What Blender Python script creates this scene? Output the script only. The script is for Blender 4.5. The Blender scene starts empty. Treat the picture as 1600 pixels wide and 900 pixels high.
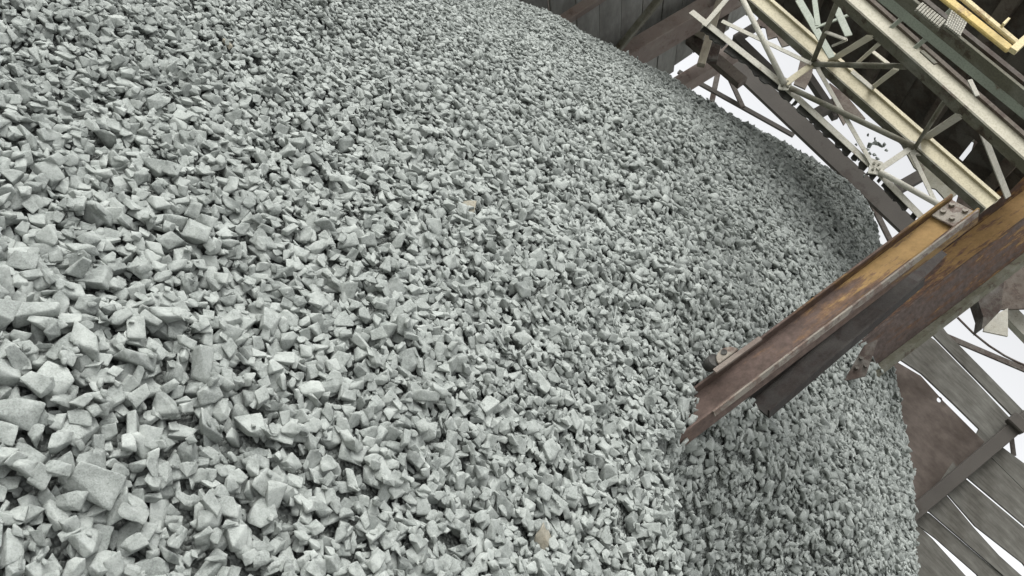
import bpy, bmesh, math, random
import numpy as np
from mathutils import Vector, Matrix

random.seed(7)
rng = np.random.default_rng(11)
SC = bpy.context.scene
COL = SC.collection

# ------------------------------------------------------------------ camera
LENS_PX = 1230.0                      # focal length in pixels of a 1600 wide picture
PITCH = math.radians(8)
UPA = math.radians(35)                # the phone was rolled: world up points 35 deg above picture right
CAM = np.array([0.0, 0.0, 1.6])
FW = np.array([0, math.cos(PITCH), math.sin(PITCH)])
RT = np.array([1.0, 0, 0])
UP = np.array([0, -math.sin(PITCH), math.cos(PITCH)])
CX = math.sin(UPA) * RT + math.cos(UPA) * UP
CY = -math.cos(UPA) * RT + math.sin(UPA) * UP
cam = bpy.data.cameras.new('camera')
cam.sensor_width = 36.0
cam.lens = 36.0 * LENS_PX / 1600.0
cam.clip_start = 0.05
cam.clip_end = 3000
camo = bpy.data.objects.new('camera', cam)
COL.objects.link(camo)
M = Matrix.Identity(4)
for i, v in enumerate((CX, CY, -FW)):
    for j in range(3):
        M[j][i] = v[j]
M.translation = Vector(CAM)
camo.matrix_world = M
SC.camera = camo

# ------------------------------------------------------------------ light: bright overcast
SUN_AZ = math.radians(-118)           # clockwise from +Y: the light comes from the left and a little behind
SUN_EL = math.radians(48)
W = bpy.data.worlds.new('World')
SC.world = W
W.use_nodes = True
nt = W.node_tree
nt.nodes.clear()
sky = nt.nodes.new('ShaderNodeTexSky')
sky.sky_type = 'NISHITA'
sky.sun_disc = False
sky.sun_elevation = SUN_EL
sky.sun_rotation = SUN_AZ
sky.air_density = 1.0
sky.dust_density = 4.0
sky.ozone_density = 1.0
hsv = nt.nodes.new('ShaderNodeHueSaturation')
hsv.inputs['Saturation'].default_value = 0.06
bg = nt.nodes.new('ShaderNodeBackground')
bg.inputs['Strength'].default_value = 0.15
wo = nt.nodes.new('ShaderNodeOutputWorld')
nt.links.new(sky.outputs[0], hsv.inputs['Color'])
nt.links.new(hsv.outputs[0], bg.inputs['Color'])
nt.links.new(bg.outputs[0], wo.inputs['Surface'])
sun = bpy.data.lights.new('sun', 'SUN')
sun.energy = 0.5
sun.angle = math.radians(50)
sun.color = (1.0, 0.98, 0.94)
suno = bpy.data.objects.new('sun', sun)
COL.objects.link(suno)
sd = Vector((math.sin(SUN_AZ) * math.cos(SUN_EL), math.cos(SUN_AZ) * math.cos(SUN_EL), math.sin(SUN_EL)))
suno.rotation_euler = sd.to_track_quat('Z', 'Y').to_euler()
SC.view_settings.view_transform = 'Standard'
SC.view_settings.look = 'None'
SC.view_settings.gamma = 1.0
SC.view_settings.use_curve_mapping = False
SC.view_settings.exposure = 1.15
SC.render.engine = 'CYCLES'
SC.cycles.max_bounces = 6
SC.cycles.diffuse_bounces = 4

# ------------------------------------------------------------------ frames of reference
# the shed's own axes: ES along its length (to the right, coming nearer), EE away from the camera
A22 = math.radians(22)
ES = np.array([math.cos(A22), -math.sin(A22), 0.0])
EE = np.array([math.sin(A22), math.cos(A22), 0.0])
EZ = np.array([0, 0, 1.0])


def ray(px, py):
    d = FW * LENS_PX + (px - 800.0) * CX + (450.0 - py) * CY
    return d / np.linalg.norm(d)


def on_e(px, py, e):
    """the point of the shed's cross plane e = const that is sighted at a pixel of the photograph"""
    d = ray(px, py)
    return CAM + d * ((e - CAM @ EE) / (d @ EE))


def on_s(px, py, s):
    d = ray(px, py)
    return CAM + d * ((s - CAM @ ES) / (d @ ES))


def on_z(px, py, z):
    d = ray(px, py)
    return CAM + d * ((z - CAM[2]) / d[2])


def project(P):
    v = np.asarray(P) - CAM
    z = v @ FW
    return 800 + LENS_PX * (v @ CX) / z, 450 - LENS_PX * (v @ CY) / z, z


# ------------------------------------------------------------------ materials
def new_mat(name):
    m = bpy.data.materials.new(name)
    m.use_nodes = True
    t = m.node_tree
    return m, t, t.nodes['Principled BSDF']


def node(t, kind, **kw):
    n = t.nodes.new(kind)
    for k, v in kw.items():
        if k in n.inputs:
            n.inputs[k].default_value = v
        else:
            setattr(n, k, v)
    return n


def noise(t, vec, scale, detail=4, rough=0.6):
    n = node(t, 'ShaderNodeTexNoise', Scale=scale, Detail=detail, Roughness=rough)
    t.links.new(vec, n.inputs['Vector'])
    return n.outputs['Fac']


def ramp(t, fac, stops):
    r = t.nodes.new('ShaderNodeValToRGB')
    el = r.color_ramp.elements
    while len(el) < len(stops):
        el.new(0.5)
    for e, (p, c) in zip(el, stops):
        e.position = p
        e.color = (*c, 1) if len(c) == 3 else c
    t.links.new(fac, r.inputs['Fac'])
    return r.outputs['Color']


def mix(t, fac, a, b, mode='MIX'):
    n = t.nodes.new('ShaderNodeMix')
    n.data_type = 'RGBA'
    n.blend_type = mode
    for sock, v in ((n.inputs['Factor'], fac), (n.inputs['A'], a), (n.inputs['B'], b)):
        if isinstance(v, (int, float)):
            sock.default_value = v
        elif isinstance(v, tuple):
            sock.default_value = (*v, 1)
        else:
            t.links.new(v, sock)
    return n.outputs['Result']


def bump(t, bsdf, height, strength, dist):
    b = node(t, 'ShaderNodeBump', Strength=strength, Distance=dist)
    t.links.new(height, b.inputs['Height'])
    t.links.new(b.outputs[0], bsdf.inputs['Normal'])


def stone_mat(name, dark, mid, pale, dust=(0.50, 0.53, 0.49)):
    m, t, b = new_mat(name)
    geo = t.nodes.new('ShaderNodeNewGeometry')
    P = geo.outputs['Position']
    at = t.nodes.new('ShaderNodeAttribute')
    at.attribute_name = 'tone'
    base = ramp(t, at.outputs['Fac'], [(0.0, dark), (0.45, mid), (1.0, pale)])
    sp = ramp(t, noise(t, P, 240, 3, 0.7), [(0.30, (0.62, 0.62, 0.62)), (0.52, (1, 1, 1)), (0.75, (1.18, 1.18, 1.18))])
    base = mix(t, 1.0, base, sp, 'MULTIPLY')
    blot = ramp(t, noise(t, P, 38, 5, 0.65), [(0.36, (0.82, 0.83, 0.82)), (0.6, (1.06, 1.06, 1.06))])
    base = mix(t, 0.8, base, blot, 'MULTIPLY')
    dm = ramp(t, noise(t, P, 16, 6, 0.7), [(0.42, (0, 0, 0)), (0.66, (0.75, 0.75, 0.75))])
    col = mix(t, dm, base, dust)
    t.links.new(col, b.inputs['Base Color'])
    b.inputs['Roughness'].default_value = 0.95
    b.inputs['Specular IOR Level'].default_value = 0.2
    h = node(t, 'ShaderNodeMath', operation='ADD')
    t.links.new(noise(t, P, 70, 6, 0.7), h.inputs[0])
    h2 = node(t, 'ShaderNodeMath', operation='MULTIPLY')
    t.links.new(noise(t, P, 330, 3, 0.7), h2.inputs[0])
    h2.inputs[1].default_value = 0.35
    t.links.new(h2.outputs[0], h.inputs[1])
    bump(t, b, h.outputs[0], 0.55, 0.006)
    return m


def steel_mat(name, paint, rust, wear, scale=9, rough=0.6, dust=None, stretch=None, fine=(0.02, 0.012, 0.008)):
    """painted steel with rust coming through: wear is how much of the paint is gone (0..1)"""
    m, t, b = new_mat(name)
    tc = t.nodes.new('ShaderNodeTexCoord')
    P = tc.outputs['Object']
    if stretch:
        mp = t.nodes.new('ShaderNodeMapping')
        mp.inputs['Scale'].default_value = stretch
        t.links.new(P, mp.inputs['Vector'])
        P = mp.outputs[0]
    n1 = noise(t, P, scale, 8, 0.72)
    lo = 0.30 + 0.42 * wear
    mask = ramp(t, n1, [(lo - 0.035, (1, 1, 1)), (lo + 0.035, (0, 0, 0))])
    rv = ramp(t, noise(t, P, scale * 3, 6, 0.7), [(0.3, tuple(c * 0.55 for c in rust)), (0.7, tuple(c * 1.35 for c in rust))])
    pv = ramp(t, noise(t, P, scale * 0.6, 5, 0.6), [(0.3, tuple(c * 0.78 for c in paint)), (0.7, tuple(min(1, c * 1.12) for c in paint))])
    col = mix(t, mask, pv, rv)
    if dust:
        dm = ramp(t, noise(t, P, scale * 0.8, 5, 0.6), [(0.45, (0, 0, 0)), (0.7, (0.6, 0.6, 0.6))])
        col = mix(t, dm, col, dust)
    sp = ramp(t, noise(t, P, 130, 2, 0.6), [(0.33, (0.7, 0.7, 0.7)), (0.55, (1, 1, 1))])
    col = mix(t, 0.7, col, sp, 'MULTIPLY')
    t.links.new(col, b.inputs['Base Color'])
    b.inputs['Roughness'].default_value = rough
    b.inputs['Specular IOR Level'].default_value = 0.3
    bump(t, b, n1, 0.35, 0.01)
    return m


def plank_mat(name, a, c, stretch, rough=0.9):
    m, t, b = new_mat(name)
    tc = t.nodes.new('ShaderNodeTexCoord')
    mp = t.nodes.new('ShaderNodeMapping')
    mp.inputs['Scale'].default_value = stretch
    t.links.new(tc.outputs['Object'], mp.inputs['Vector'])
    n1 = noise(t, mp.outputs[0], 3.0, 7, 0.65)
    n2 = noise(t, tc.outputs['Object'], 1.6, 5, 0.6)
    col = ramp(t, n1, [(0.3, a), (0.7, c)])
    st = ramp(t, n2, [(0.35, (0.62, 0.6, 0.58)), (0.6, (1.05, 1.05, 1.05))])
    col = mix(t, 1.0, col, st, 'MULTIPLY')
    t.links.new(col, b.inputs['Base Color'])
    b.inputs['Roughness'].default_value = rough
    b.inputs['Specular IOR Level'].default_value = 0.2
    bump(t, b, n1, 0.4, 0.01)
    return m


M_STONE = stone_mat('crushed_granite', (0.118, 0.129, 0.121), (0.225, 0.242, 0.228), (0.305, 0.324, 0.306), (0.36, 0.382, 0.36))
M_TAN = stone_mat('tan_stone', (0.17, 0.15, 0.11), (0.245, 0.225, 0.175), (0.32, 0.295, 0.235), (0.34, 0.325, 0.275))
M_CORE = stone_mat('stone_fines', (0.14, 0.15, 0.14), (0.19, 0.205, 0.19), (0.24, 0.258, 0.24), (0.25, 0.268, 0.25))
# the fines between the stones: grit of chips about a centimetre across
_t = M_CORE.node_tree
_b = _t.nodes['Principled BSDF']
_g = _t.nodes.new('ShaderNodeNewGeometry')
_v = _t.nodes.new('ShaderNodeTexVoronoi')
_v.inputs['Scale'].default_value = 85
_t.links.new(_g.outputs['Position'], _v.inputs['Vector'])
_s = _t.nodes.new('ShaderNodeSeparateColor')
_t.links.new(_v.outputs['Color'], _s.inputs[0])
_t.links.new(ramp(_t, _s.outputs[0], [(0.0, (0.10, 0.108, 0.10)), (1.0, (0.27, 0.29, 0.272))]), _b.inputs['Base Color'])
_m = node(_t, 'ShaderNodeMath', operation='SUBTRACT')
_m.inputs[0].default_value = 1.0
_t.links.new(_v.outputs['Distance'], _m.inputs[1])
bump(_t, _b, _m.outputs[0], 1.0, 0.02)
M_GROUND = stone_mat('dusty_ground', (0.20, 0.20, 0.18), (0.26, 0.26, 0.24), (0.32, 0.32, 0.30))
M_GIRDER = steel_mat('cream_paint', (0.43, 0.39, 0.275), (0.18, 0.115, 0.065), 0.12, 6, 0.6)
M_PALE = steel_mat('pale_grey_paint', (0.44, 0.415, 0.33), (0.19, 0.12, 0.07), 0.12, 6, 0.6)
M_GREEN = steel_mat('grey_green_paint', (0.30, 0.33, 0.275), (0.15, 0.12, 0.085), 0.12, 7, 0.6)
M_GREY = steel_mat('dusty_grey_steel', (0.38, 0.365, 0.31), (0.15, 0.11, 0.08), 0.2, 12, 0.7, (0.42, 0.42, 0.38))
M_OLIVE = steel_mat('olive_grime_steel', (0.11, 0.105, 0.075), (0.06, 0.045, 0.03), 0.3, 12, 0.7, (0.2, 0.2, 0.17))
M_DARK = steel_mat('dark_rusty_steel', (0.075, 0.064, 0.054), (0.05, 0.035, 0.028), 0.5, 9, 0.8, (0.15, 0.145, 0.13))
M_EDGE = steel_mat('worn_pale_steel', (0.23, 0.205, 0.17), (0.13, 0.09, 0.07), 0.45, 9, 0.6)
M_BRACE_SHADE = steel_mat('shade_black_steel', (0.036, 0.032, 0.029), (0.028, 0.022, 0.019), 0.4, 9, 0.85, (0.06, 0.056, 0.05))  # near-black base colour paints in the shadow on the brace between the posts
M_SHADED = steel_mat('shaded_girder_steel', (0.062, 0.056, 0.049), (0.048, 0.041, 0.035), 0.3, 2.0, 0.85)  # shade on the far framing is put into this dark base colour
M_BROWN = steel_mat('brown_rusty_sheet', (0.105, 0.088, 0.072), (0.07, 0.052, 0.042), 0.45, 5, 0.85, (0.15, 0.135, 0.115))
M_YELLOW = steel_mat('yellow_paint', (0.55, 0.41, 0.14), (0.24, 0.15, 0.07), 0.3, 8, 0.6, (0.40, 0.35, 0.22))
M_PALEYEL = steel_mat('faded_yellow_paint', (0.56, 0.48, 0.28), (0.27, 0.18, 0.10), 0.3, 8, 0.6)
M_RUBBER = steel_mat('worn_black_rubber', (0.035, 0.033, 0.03), (0.02, 0.02, 0.02), 0.3, 14, 0.85, (0.12, 0.12, 0.11))
M_DECK = steel_mat('grimy_deck_steel', (0.08, 0.071, 0.06), (0.06, 0.048, 0.038), 0.5, 4, 0.9, (0.12, 0.112, 0.098))
M_PINK = steel_mat('dusty_oxide_steel', (0.17, 0.135, 0.115), (0.12, 0.085, 0.07), 0.3, 5, 0.8, (0.23, 0.21, 0.18))
M_BOARD = plank_mat('grey_concrete_board', (0.15, 0.15, 0.138), (0.24, 0.24, 0.222), (1, 1, 5))
M_PLANK = plank_mat('weathered_shaded_grey_plank', (0.075, 0.073, 0.064), (0.135, 0.132, 0.118), (1, 1, 9))  # base colour darkened to stand in for shade on the right-hand wall
M_PLANKB = plank_mat('weathered_shaded_brown_plank', (0.06, 0.049, 0.042), (0.10, 0.083, 0.072), (1.4, 1.4, 3))  # brown planks of the same wall, their shade also put into the colour
M_TIMBER = plank_mat('dusty_timber', (0.22, 0.195, 0.15), (0.38, 0.35, 0.28), (4, 4, 1))


def column_paint(name, axis_lo, axis_hi, paint, rust, dark):
    """orange paint that has survived on the upper length of a post and worn off towards its foot"""
    m, t, b = new_mat(name)
    tc = t.nodes.new('ShaderNodeTexCoord')
    mp = t.nodes.new('ShaderNodeMapping')
    mp.inputs['Scale'].default_value = (7, 7, 1.5)
    t.links.new(tc.outputs['Object'], mp.inputs['Vector'])
    n1 = noise(t, mp.outputs[0], 2.6, 9, 0.72)
    sep = t.nodes.new('ShaderNodeSeparateXYZ')
    t.links.new(tc.outputs['Object'], sep.inputs[0])
    mr = t.nodes.new('ShaderNodeMapRange')
    mr.inputs['From Min'].default_value = axis_lo
    mr.inputs['From Max'].default_value = axis_hi
    mr.inputs['To Min'].default_value = -0.22
    mr.inputs['To Max'].default_value = 0.13
    t.links.new(sep.outputs['Z'], mr.inputs['Value'])
    ad = node(t, 'ShaderNodeMath', operation='ADD')
    t.links.new(n1, ad.inputs[0])
    t.links.new(mr.outputs[0], ad.inputs[1])
    mask = ramp(t, ad.outputs[0], [(0.47, (0, 0, 0)), (0.51, (1, 1, 1))])
    mask2 = ramp(t, ad.outputs[0], [(0.36, (0, 0, 0)), (0.47, (1, 1, 1))])
    n2 = noise(t, tc.outputs['Object'], 26, 6, 0.7)
    rv = ramp(t, n2, [(0.3, tuple(c * 0.6 for c in dark)), (0.7, tuple(c * 1.3 for c in dark))])
    ov = ramp(t, n2, [(0.3, tuple(c * 0.7 for c in rust)), (0.7, tuple(c * 1.25 for c in rust))])
    pv = ramp(t, n2, [(0.3, tuple(c * 0.8 for c in paint)), (0.7, tuple(c * 1.15 for c in paint))])
    col = mix(t, mask2, rv, ov)
    col = mix(t, mask, col, pv)
    t.links.new(col, b.inputs['Base Color'])
    b.inputs['Roughness'].default_value = 0.85
    b.inputs['Specular IOR Level'].default_value = 0.2
    bump(t, b, n1, 0.5, 0.012)
    return m


# ------------------------------------------------------------------ object helpers
def tag(o, label=None, cat=None, group=None, kind=None):
    for k, v in (('label', label), ('category', cat), ('group', group), ('kind', kind)):
        if v:
            o[k] = v
    return o


def thing(name, loc, label, cat, group=None):
    o = bpy.data.objects.new(name, None)
    COL.objects.link(o)
    o.location = Vector(loc)
    o.empty_display_size = 0.1
    return tag(o, label, cat, group)


class MB:
    """collects world-space polygons; build() links them as ONE mesh object"""

    def __init__(self):
        self.v, self.f = [], []

    def poly(self, pts, faces):
        o = len(self.v)
        self.v += [tuple(p) for p in pts]
        self.f += [tuple(i + o for i in f) for f in faces]
        return self

    def box_frame(self, c, a, b, n, la, lb, ln):
        c, a, b, n = (np.asarray(x, float) for x in (c, a, b, n))
        pts = [c + a * (sa * la / 2) + b * (sb * lb / 2) + n * (sn * ln / 2) for sa in (-1, 1) for sb in (-1, 1) for sn in (-1, 1)]
        return self.poly(pts, [(0, 1, 3, 2), (4, 6, 7, 5), (0, 4, 5, 1), (2, 3, 7, 6), (0, 2, 6, 4), (1, 5, 7, 3)])

    def bar(self, p, q, width, thick, nrm, off_b=0.0, off_n=0.0):
        """a flat bar from p to q; nrm is the direction of its thickness, width lies across"""
        p, q, nrm = (np.asarray(x, float) for x in (p, q, nrm))
        a = q - p
        L = np.linalg.norm(a)
        a = a / L
        n = nrm - a * (nrm @ a)
        n /= np.linalg.norm(n)
        b = np.cross(n, a)
        return self.box_frame((p + q) / 2 + b * off_b + n * off_n, a, b, n, L, width, thick)

    def section(self, p, q, nrm, rects):
        for (b0, b1, n0, n1) in rects:
            self.bar(p, q, b1 - b0, n1 - n0, nrm, (b0 + b1) / 2, (n0 + n1) / 2)
        return self

    def tube(self, pts, r, seg=10, cap=True):
        pts = [np.asarray(p, float) for p in pts]
        rings = []
        ref = np.array([0.31, 0.17, 0.93])
        for i, p in enumerate(pts):
            a = pts[min(i + 1, len(pts) - 1)] - pts[max(i - 1, 0)]
            a /= np.linalg.norm(a)
            x = np.cross(a, ref)
            x /= np.linalg.norm(x)
            y = np.cross(a, x)
            rings.append([p + r * (math.cos(2 * math.pi * k / seg) * x + math.sin(2 * math.pi * k / seg) * y) for k in range(seg)])
        V = [v for rg in rings for v in rg]
        F = []
        for i in range(len(pts) - 1):
            for k in range(seg):
                k2 = (k + 1) % seg
                F.append((i * seg + k, i * seg + k2, (i + 1) * seg + k2, (i + 1) * seg + k))
        if cap:
            F.append(tuple(range(seg))[::-1])
            F.append(tuple((len(pts) - 1) * seg + k for k in range(seg)))
        return self.poly(V, F)

    def slab(self, outline, nrm, thick):
        """an outline in space given thickness along nrm"""
        n = np.asarray(nrm, float)
        n /= np.linalg.norm(n)
        pts = [np.asarray(p, float) for p in outline]
        k = len(pts)
        V = [p - n * thick / 2 for p in pts] + [p + n * thick / 2 for p in pts]
        F = [tuple(range(k))[::-1], tuple(range(k, 2 * k))] + [(i, (i + 1) % k, k + (i + 1) % k, k + i) for i in range(k)]
        return self.poly(V, F)

    def build(self, name, mat, parent=None, bevel=0.0, smooth=False, axis=None):
        """axis: (origin, z direction) puts the object's own z along a member so that its grain follows it"""
        V = np.array(self.v)
        if axis is not None:
            o0 = np.asarray(axis[0], float)
            z = np.asarray(axis[1], float)
            z = z / np.linalg.norm(z)
            x = np.cross(EE if abs(z @ EE) < 0.9 else ES, z)
            x /= np.linalg.norm(x)
            y = np.cross(z, x)
            Rm = np.stack([x, y, z], 1)
        else:
            o0 = V.mean(0) if parent is not None else np.array([V[:, 0].mean(), V[:, 1].mean(), V[:, 2].min()])
            Rm = np.eye(3)
        L = (V - o0) @ Rm
        me = bpy.data.meshes.new(name)
        me.from_pydata([tuple(p) for p in L], [], self.f)
        bm = bmesh.new()
        bm.from_mesh(me)
        bmesh.ops.recalc_face_normals(bm, faces=bm.faces)
        if bevel:
            es = [e for e in bm.edges if len(e.link_faces) == 2 and e.calc_face_angle(0) > 0.6]
            bmesh.ops.bevel(bm, geom=es, offset=bevel, segments=1, affect='EDGES', clamp_overlap=True)
        if smooth:
            for f in bm.faces:
                f.smooth = len(f.verts) == 4
        bm.to_mesh(me)
        bm.free()
        me.materials.append(mat)
        ob = bpy.data.objects.new(name, me)
        COL.objects.link(ob)
        mw = Matrix.Identity(4)
        for i in range(3):
            for j in range(3):
                mw[j][i] = Rm[j][i]
        mw.translation = Vector(o0)
        if parent is not None:
            ob.parent = parent
            ob.matrix_parent_inverse = Matrix.Identity(4)
            pw, q_ = Matrix.Identity(4), parent
            while q_ is not None:
                pw = q_.matrix_basis @ pw
                q_ = q_.parent
            ob.matrix_basis = pw.inverted() @ mw
        else:
            ob.matrix_basis = mw
        return ob


# ------------------------------------------------------------------ the heap: one cone of crushed stone
APEX = (1.42, 8.3, 6.60)


def sm(a, b, x):
    t = np.clip((x - a) / (b - a), 0, 1)
    return t * t * (3 - 2 * t)


def heap_z(x, y):
    x = np.asarray(x, float)
    y = np.asarray(y, float)
    dx = x - APEX[0]
    dy = y - APEX[1]
    r = np.hypot(dx, dy)
    a = np.degrees(np.arctan2(dx, -dy))
    k = np.interp(a, [-180, -120, -60, -30, -10, 10, 40, 70, 120, 180], [.77, .74, .735, .82, .87, .905, 1.0, 1.02, .92, .8])
    z = APEX[2] - k * (np.sqrt(r * r + .35 ** 2) - .35)
    n = (x - .86) * .84 + (y - 2.98) * .54          # the hollow behind the lobe that is piled against the post
    al = (x - .86) * .54 - (y - 2.98) * .84
    z = z - .54 * sm(0, .42, n) * sm(-.40, .06, al) * (1 - .55 * sm(.8, 2.6, n)) + .06 * np.exp(-(n + .05) ** 2 / .03) * sm(-.3, .1, al)
    s = x * ES[0] + y * ES[1]
    e = x * EE[0] + y * EE[1]
    f = sm(0.8, 2.5, r)
    z = z + f * (.08 * np.sin(1.3 * s + .7) * np.sin(1.1 * e + .4) + 0.04 * np.sin(3.1 * s + 2 * e) * np.sin(2.3 * e - 1.2 * s + 1)
                 + 0.022 * np.sin(7.3 * s + 3.1 * e + 1.0) * np.sin(6.1 * e - 2.0 * s))
    return z


gm = MB()
gm.poly([(-900, -900, 0), (900, -900, 0), (900, 900, 0), (-900, 900, 0)], [(0, 1, 2, 3)])
tag(gm.build('ground', M_GROUND), kind='structure')


def rock_shape(seed, flat, npts, style):
    r = np.random.default_rng(seed)
    ax = np.array([1.0, r.uniform(.58, .9), flat])
    if style:
        # a broken block: jittered corners, some of them split off
        p = np.array([(x_, y_, z_) for x_ in (-1, 1) for y_ in (-1, 1) for z_ in (-1, 1)], float)
        p += r.uniform(-.30, .30, p.shape)
        p[r.integers(8)] *= r.uniform(.35, .7)
        p[r.integers(8)] *= r.uniform(.45, .8)
        p[:4, 1:] *= r.uniform(.5, 1.0)                            # one end narrower than the other
        ext_ = r.normal(size=(max(2, npts - 9), 3))
        ext_ /= np.linalg.norm(ext_, axis=1, keepdims=True)
        p = np.concatenate([p * .78, ext_ * r.uniform(.85, 1.08, (len(ext_), 1))])
    else:
        p = r.normal(size=(npts, 3))
        p /= np.linalg.norm(p, axis=1, keepdims=True)
        p *= r.uniform(.82, 1.05, (npts, 1))
    p = p * ax
    p[:, 0] += r.uniform(-.35, .35) * p[:, 1] + r.uniform(-.3, .3) * p[:, 2]   # sheared: wedge shapes
    p[:, 2] += r.uniform(-.2, .2) * p[:, 0]
    bm = bmesh.new()
    for q in p:
        bm.verts.new(q)
    res = bmesh.ops.convex_hull(bm, input=bm.verts)
    bmesh.ops.delete(bm, geom=[g for g in res['geom_interior'] if isinstance(g, bmesh.types.BMVert)], context='VERTS')
    bmesh.ops.dissolve_limit(bm, angle_limit=math.radians(20), verts=bm.verts, edges=bm.edges)
    bmesh.ops.recalc_face_normals(bm, faces=bm.faces)
    c = sum((v.co for v in bm.verts), Vector()) / len(bm.verts)
    big = max((v.co - c).length for v in bm.verts)
    for v in bm.verts:
        v.co = (v.co - c) / big * 0.5                             # longest reach 0.5: a unit stone
    planes = np.array([(*f.normal, f.normal.dot(f.calc_center_median())) for f in bm.faces])
    ext = np.array([[v.co[i] for v in bm.verts] for i in range(3)])

    def dump(b):
        b.verts.ensure_lookup_table()
        b2 = b.copy()
        bmesh.ops.triangulate(b2, faces=b2.faces)
        V = np.array([v.co[:] for v in b2.verts])
        Fc = np.array([[v.index for v in f.verts] for f in b2.faces])
        b2.free()
        return V, Fc
    lo = bm.copy()
    bmesh.ops.bevel(lo, geom=lo.edges[:], offset=0.014, segments=1, affect='EDGES', clamp_overlap=True)
    lo_d = dump(lo)
    lo.free()
    bmesh.ops.bevel(bm, geom=bm.edges[:], offset=0.016, segments=1, affect='EDGES', clamp_overlap=True)
    bmesh.ops.triangulate(bm, faces=bm.faces)
    for _ in range(5):
        long_e = [e for e in bm.edges if e.calc_length() > 0.11]
        if not long_e:
            break
        bmesh.ops.subdivide_edges(bm, edges=long_e, cuts=1, use_grid_fill=False)
        bmesh.ops.triangulate(bm, faces=bm.faces)
    from mathutils import noise as mn
    off = Vector(r.uniform(-50, 50, 3))
    for v in bm.verts:
        d = v.co.normalized()
        s = mn.fractal(v.co * 4.0 + off, 0.8, 2.1, 4) * 0.010 + mn.noise(v.co * 13 + off) * 0.005
        chip = mn.noise(v.co * 3.1 - off)
        if chip > 0.40:
            s -= (chip - 0.40) * 0.09                              # broken corners
        v.co += d * s
    hi_d = dump(bm)
    bm.free()
    return dict(planes=planes, lo=lo_d, hi=hi_d, ext=ext)


SHAPES = []
for i in range(56):
    rr = random.random()
    flat = random.uniform(.26, .42) if rr < .55 else random.uniform(.42, .70)
    SHAPES.append(rock_shape(100 + i, flat, random.choice((11, 12, 13, 15)), i % 4))

# deposition: stones are dropped one after another onto a height map, each into the lowest of a few spots
CELL = 0.0125
S0, S1, E0, E1 = -7.6, 3.4, 0.55, 10.2
NS, NE = int((S1 - S0) / CELL), int((E1 - E0) / CELL)
sg, eg = np.meshgrid(S0 + (np.arange(NS) + .5) * CELL, E0 + (np.arange(NE) + .5) * CELL, indexing='ij')
HX = sg * ES[0] + eg * EE[0]
HY = sg * ES[1] + eg * EE[1]
BASE = heap_z(HX, HY)
H = BASE - 0.085


def rand_unit_rot(tilt_deg, nrm):
    """a stone's frame: its short axis near the slope's normal, turned at random about it"""
    z = nrm + rng.normal(size=3) * math.tan(math.radians(tilt_deg))
    z /= np.linalg.norm(z)
    x = rng.normal(size=3)
    x -= z * (x @ z)
    x /= np.linalg.norm(x)
    y = np.cross(z, x)
    return np.stack([x, y, z], 1)


def size_at(x, y, z, D):
    s = np.interp(z, [0.5, 0.95, 1.25, 1.7, 2.3, 3.0, 4.5, 6.6], [.072, .068, .059, .053, .051, .054, .060, .066])
    s = s * (1 - .36 * sm(-.75, -1.8, x - .12 * y))       # finer towards the left flank
    return s


# where stones are wanted: everything the camera or a neighbour of it could see
cand = []
cs, ce = 0.25, 0.25
xs = np.arange(S0 + .1, S1 - .1, cs)
ys = np.arange(E0 + .1, E1 - .1, ce)
spots = []
for s in xs:
    for e in ys:
        P = np.array([s * ES[0] + e * EE[0], s * ES[1] + e * EE[1], 0])
        P[2] = heap_z(P[0], P[1])
        if P[2] < 0.0:
            continue
        px, py, zz = project(P)
        if zz < .4:
            continue
        mrg = 120 if zz > 2 else 240
        if not (-mrg < px < 1600 + mrg and -mrg < py < 900 + mrg):
            continue
        # hidden far side of the heap: facing away from the camera
        h = 0.02
        gx = (heap_z(P[0] + h, P[1]) - P[2]) / h
        gy = (heap_z(P[0], P[1] + h) - P[2]) / h
        N = np.array([-gx, -gy, 1.0])
        N /= np.linalg.norm(N)
        fac = N @ (CAM - P) / np.linalg.norm(CAM - P)
        if fac < -0.14:
            continue
        D = np.linalg.norm(P - CAM)
        spots.append((s, e, N, D, size_at(P[0], P[1], P[2], D)))
stones = []      # (shape, R, size, centre)


def try_spot(shape, Rm, size, s, e):
    sh = SHAPES[shape]
    ext = Rm.T @ np.zeros(3)
    pl = sh['planes']
    n = pl[:, :3] @ Rm.T
    d = pl[:, 3] * size
    # n in world; express horizontally in the shed frame
    ns = n[:, 0] * ES[0] + n[:, 1] * ES[1]
    ne = n[:, 0] * EE[0] + n[:, 1] * EE[1]
    nz = n[:, 2]
    half = size * 0.5
    k = int(half / CELL) + 1
    ci = int((s - S0) / CELL)
    cj = int((e - E0) / CELL)
    if ci - k < 0 or cj - k < 0 or ci + k >= NS or cj + k >= NE:
        return None
    gi = (np.arange(ci - k, ci + k + 1) + .5) * CELL + S0 - s
    gj = (np.arange(cj - k, cj + k + 1) + .5) * CELL + E0 - e
    a, b = np.meshgrid(gi, gj, indexing='ij')
    lat = d[:, None, None] - ns[:, None, None] * a - ne[:, None, None] * b
    upm = nz > 0.03
    dnm = nz < -0.03
    top = (lat[upm] / nz[upm][:, None, None]).min(0)
    bot = (lat[dnm] / nz[dnm][:, None, None]).max(0)
    side = ~(upm | dnm)
    ok = top > bot
    if side.any():
        ok &= (lat[side] > 0).all(0)
    if ok.sum() < 2:
        return None
    sub = H[ci - k:ci + k + 1, cj - k:cj + k + 1]
    gap = (sub - bot)[ok]
    zc = gap.max()
    mean_gap = zc - gap.mean()
    return zc, mean_gap, top, bot, ok, (ci, cj, k)


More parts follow.
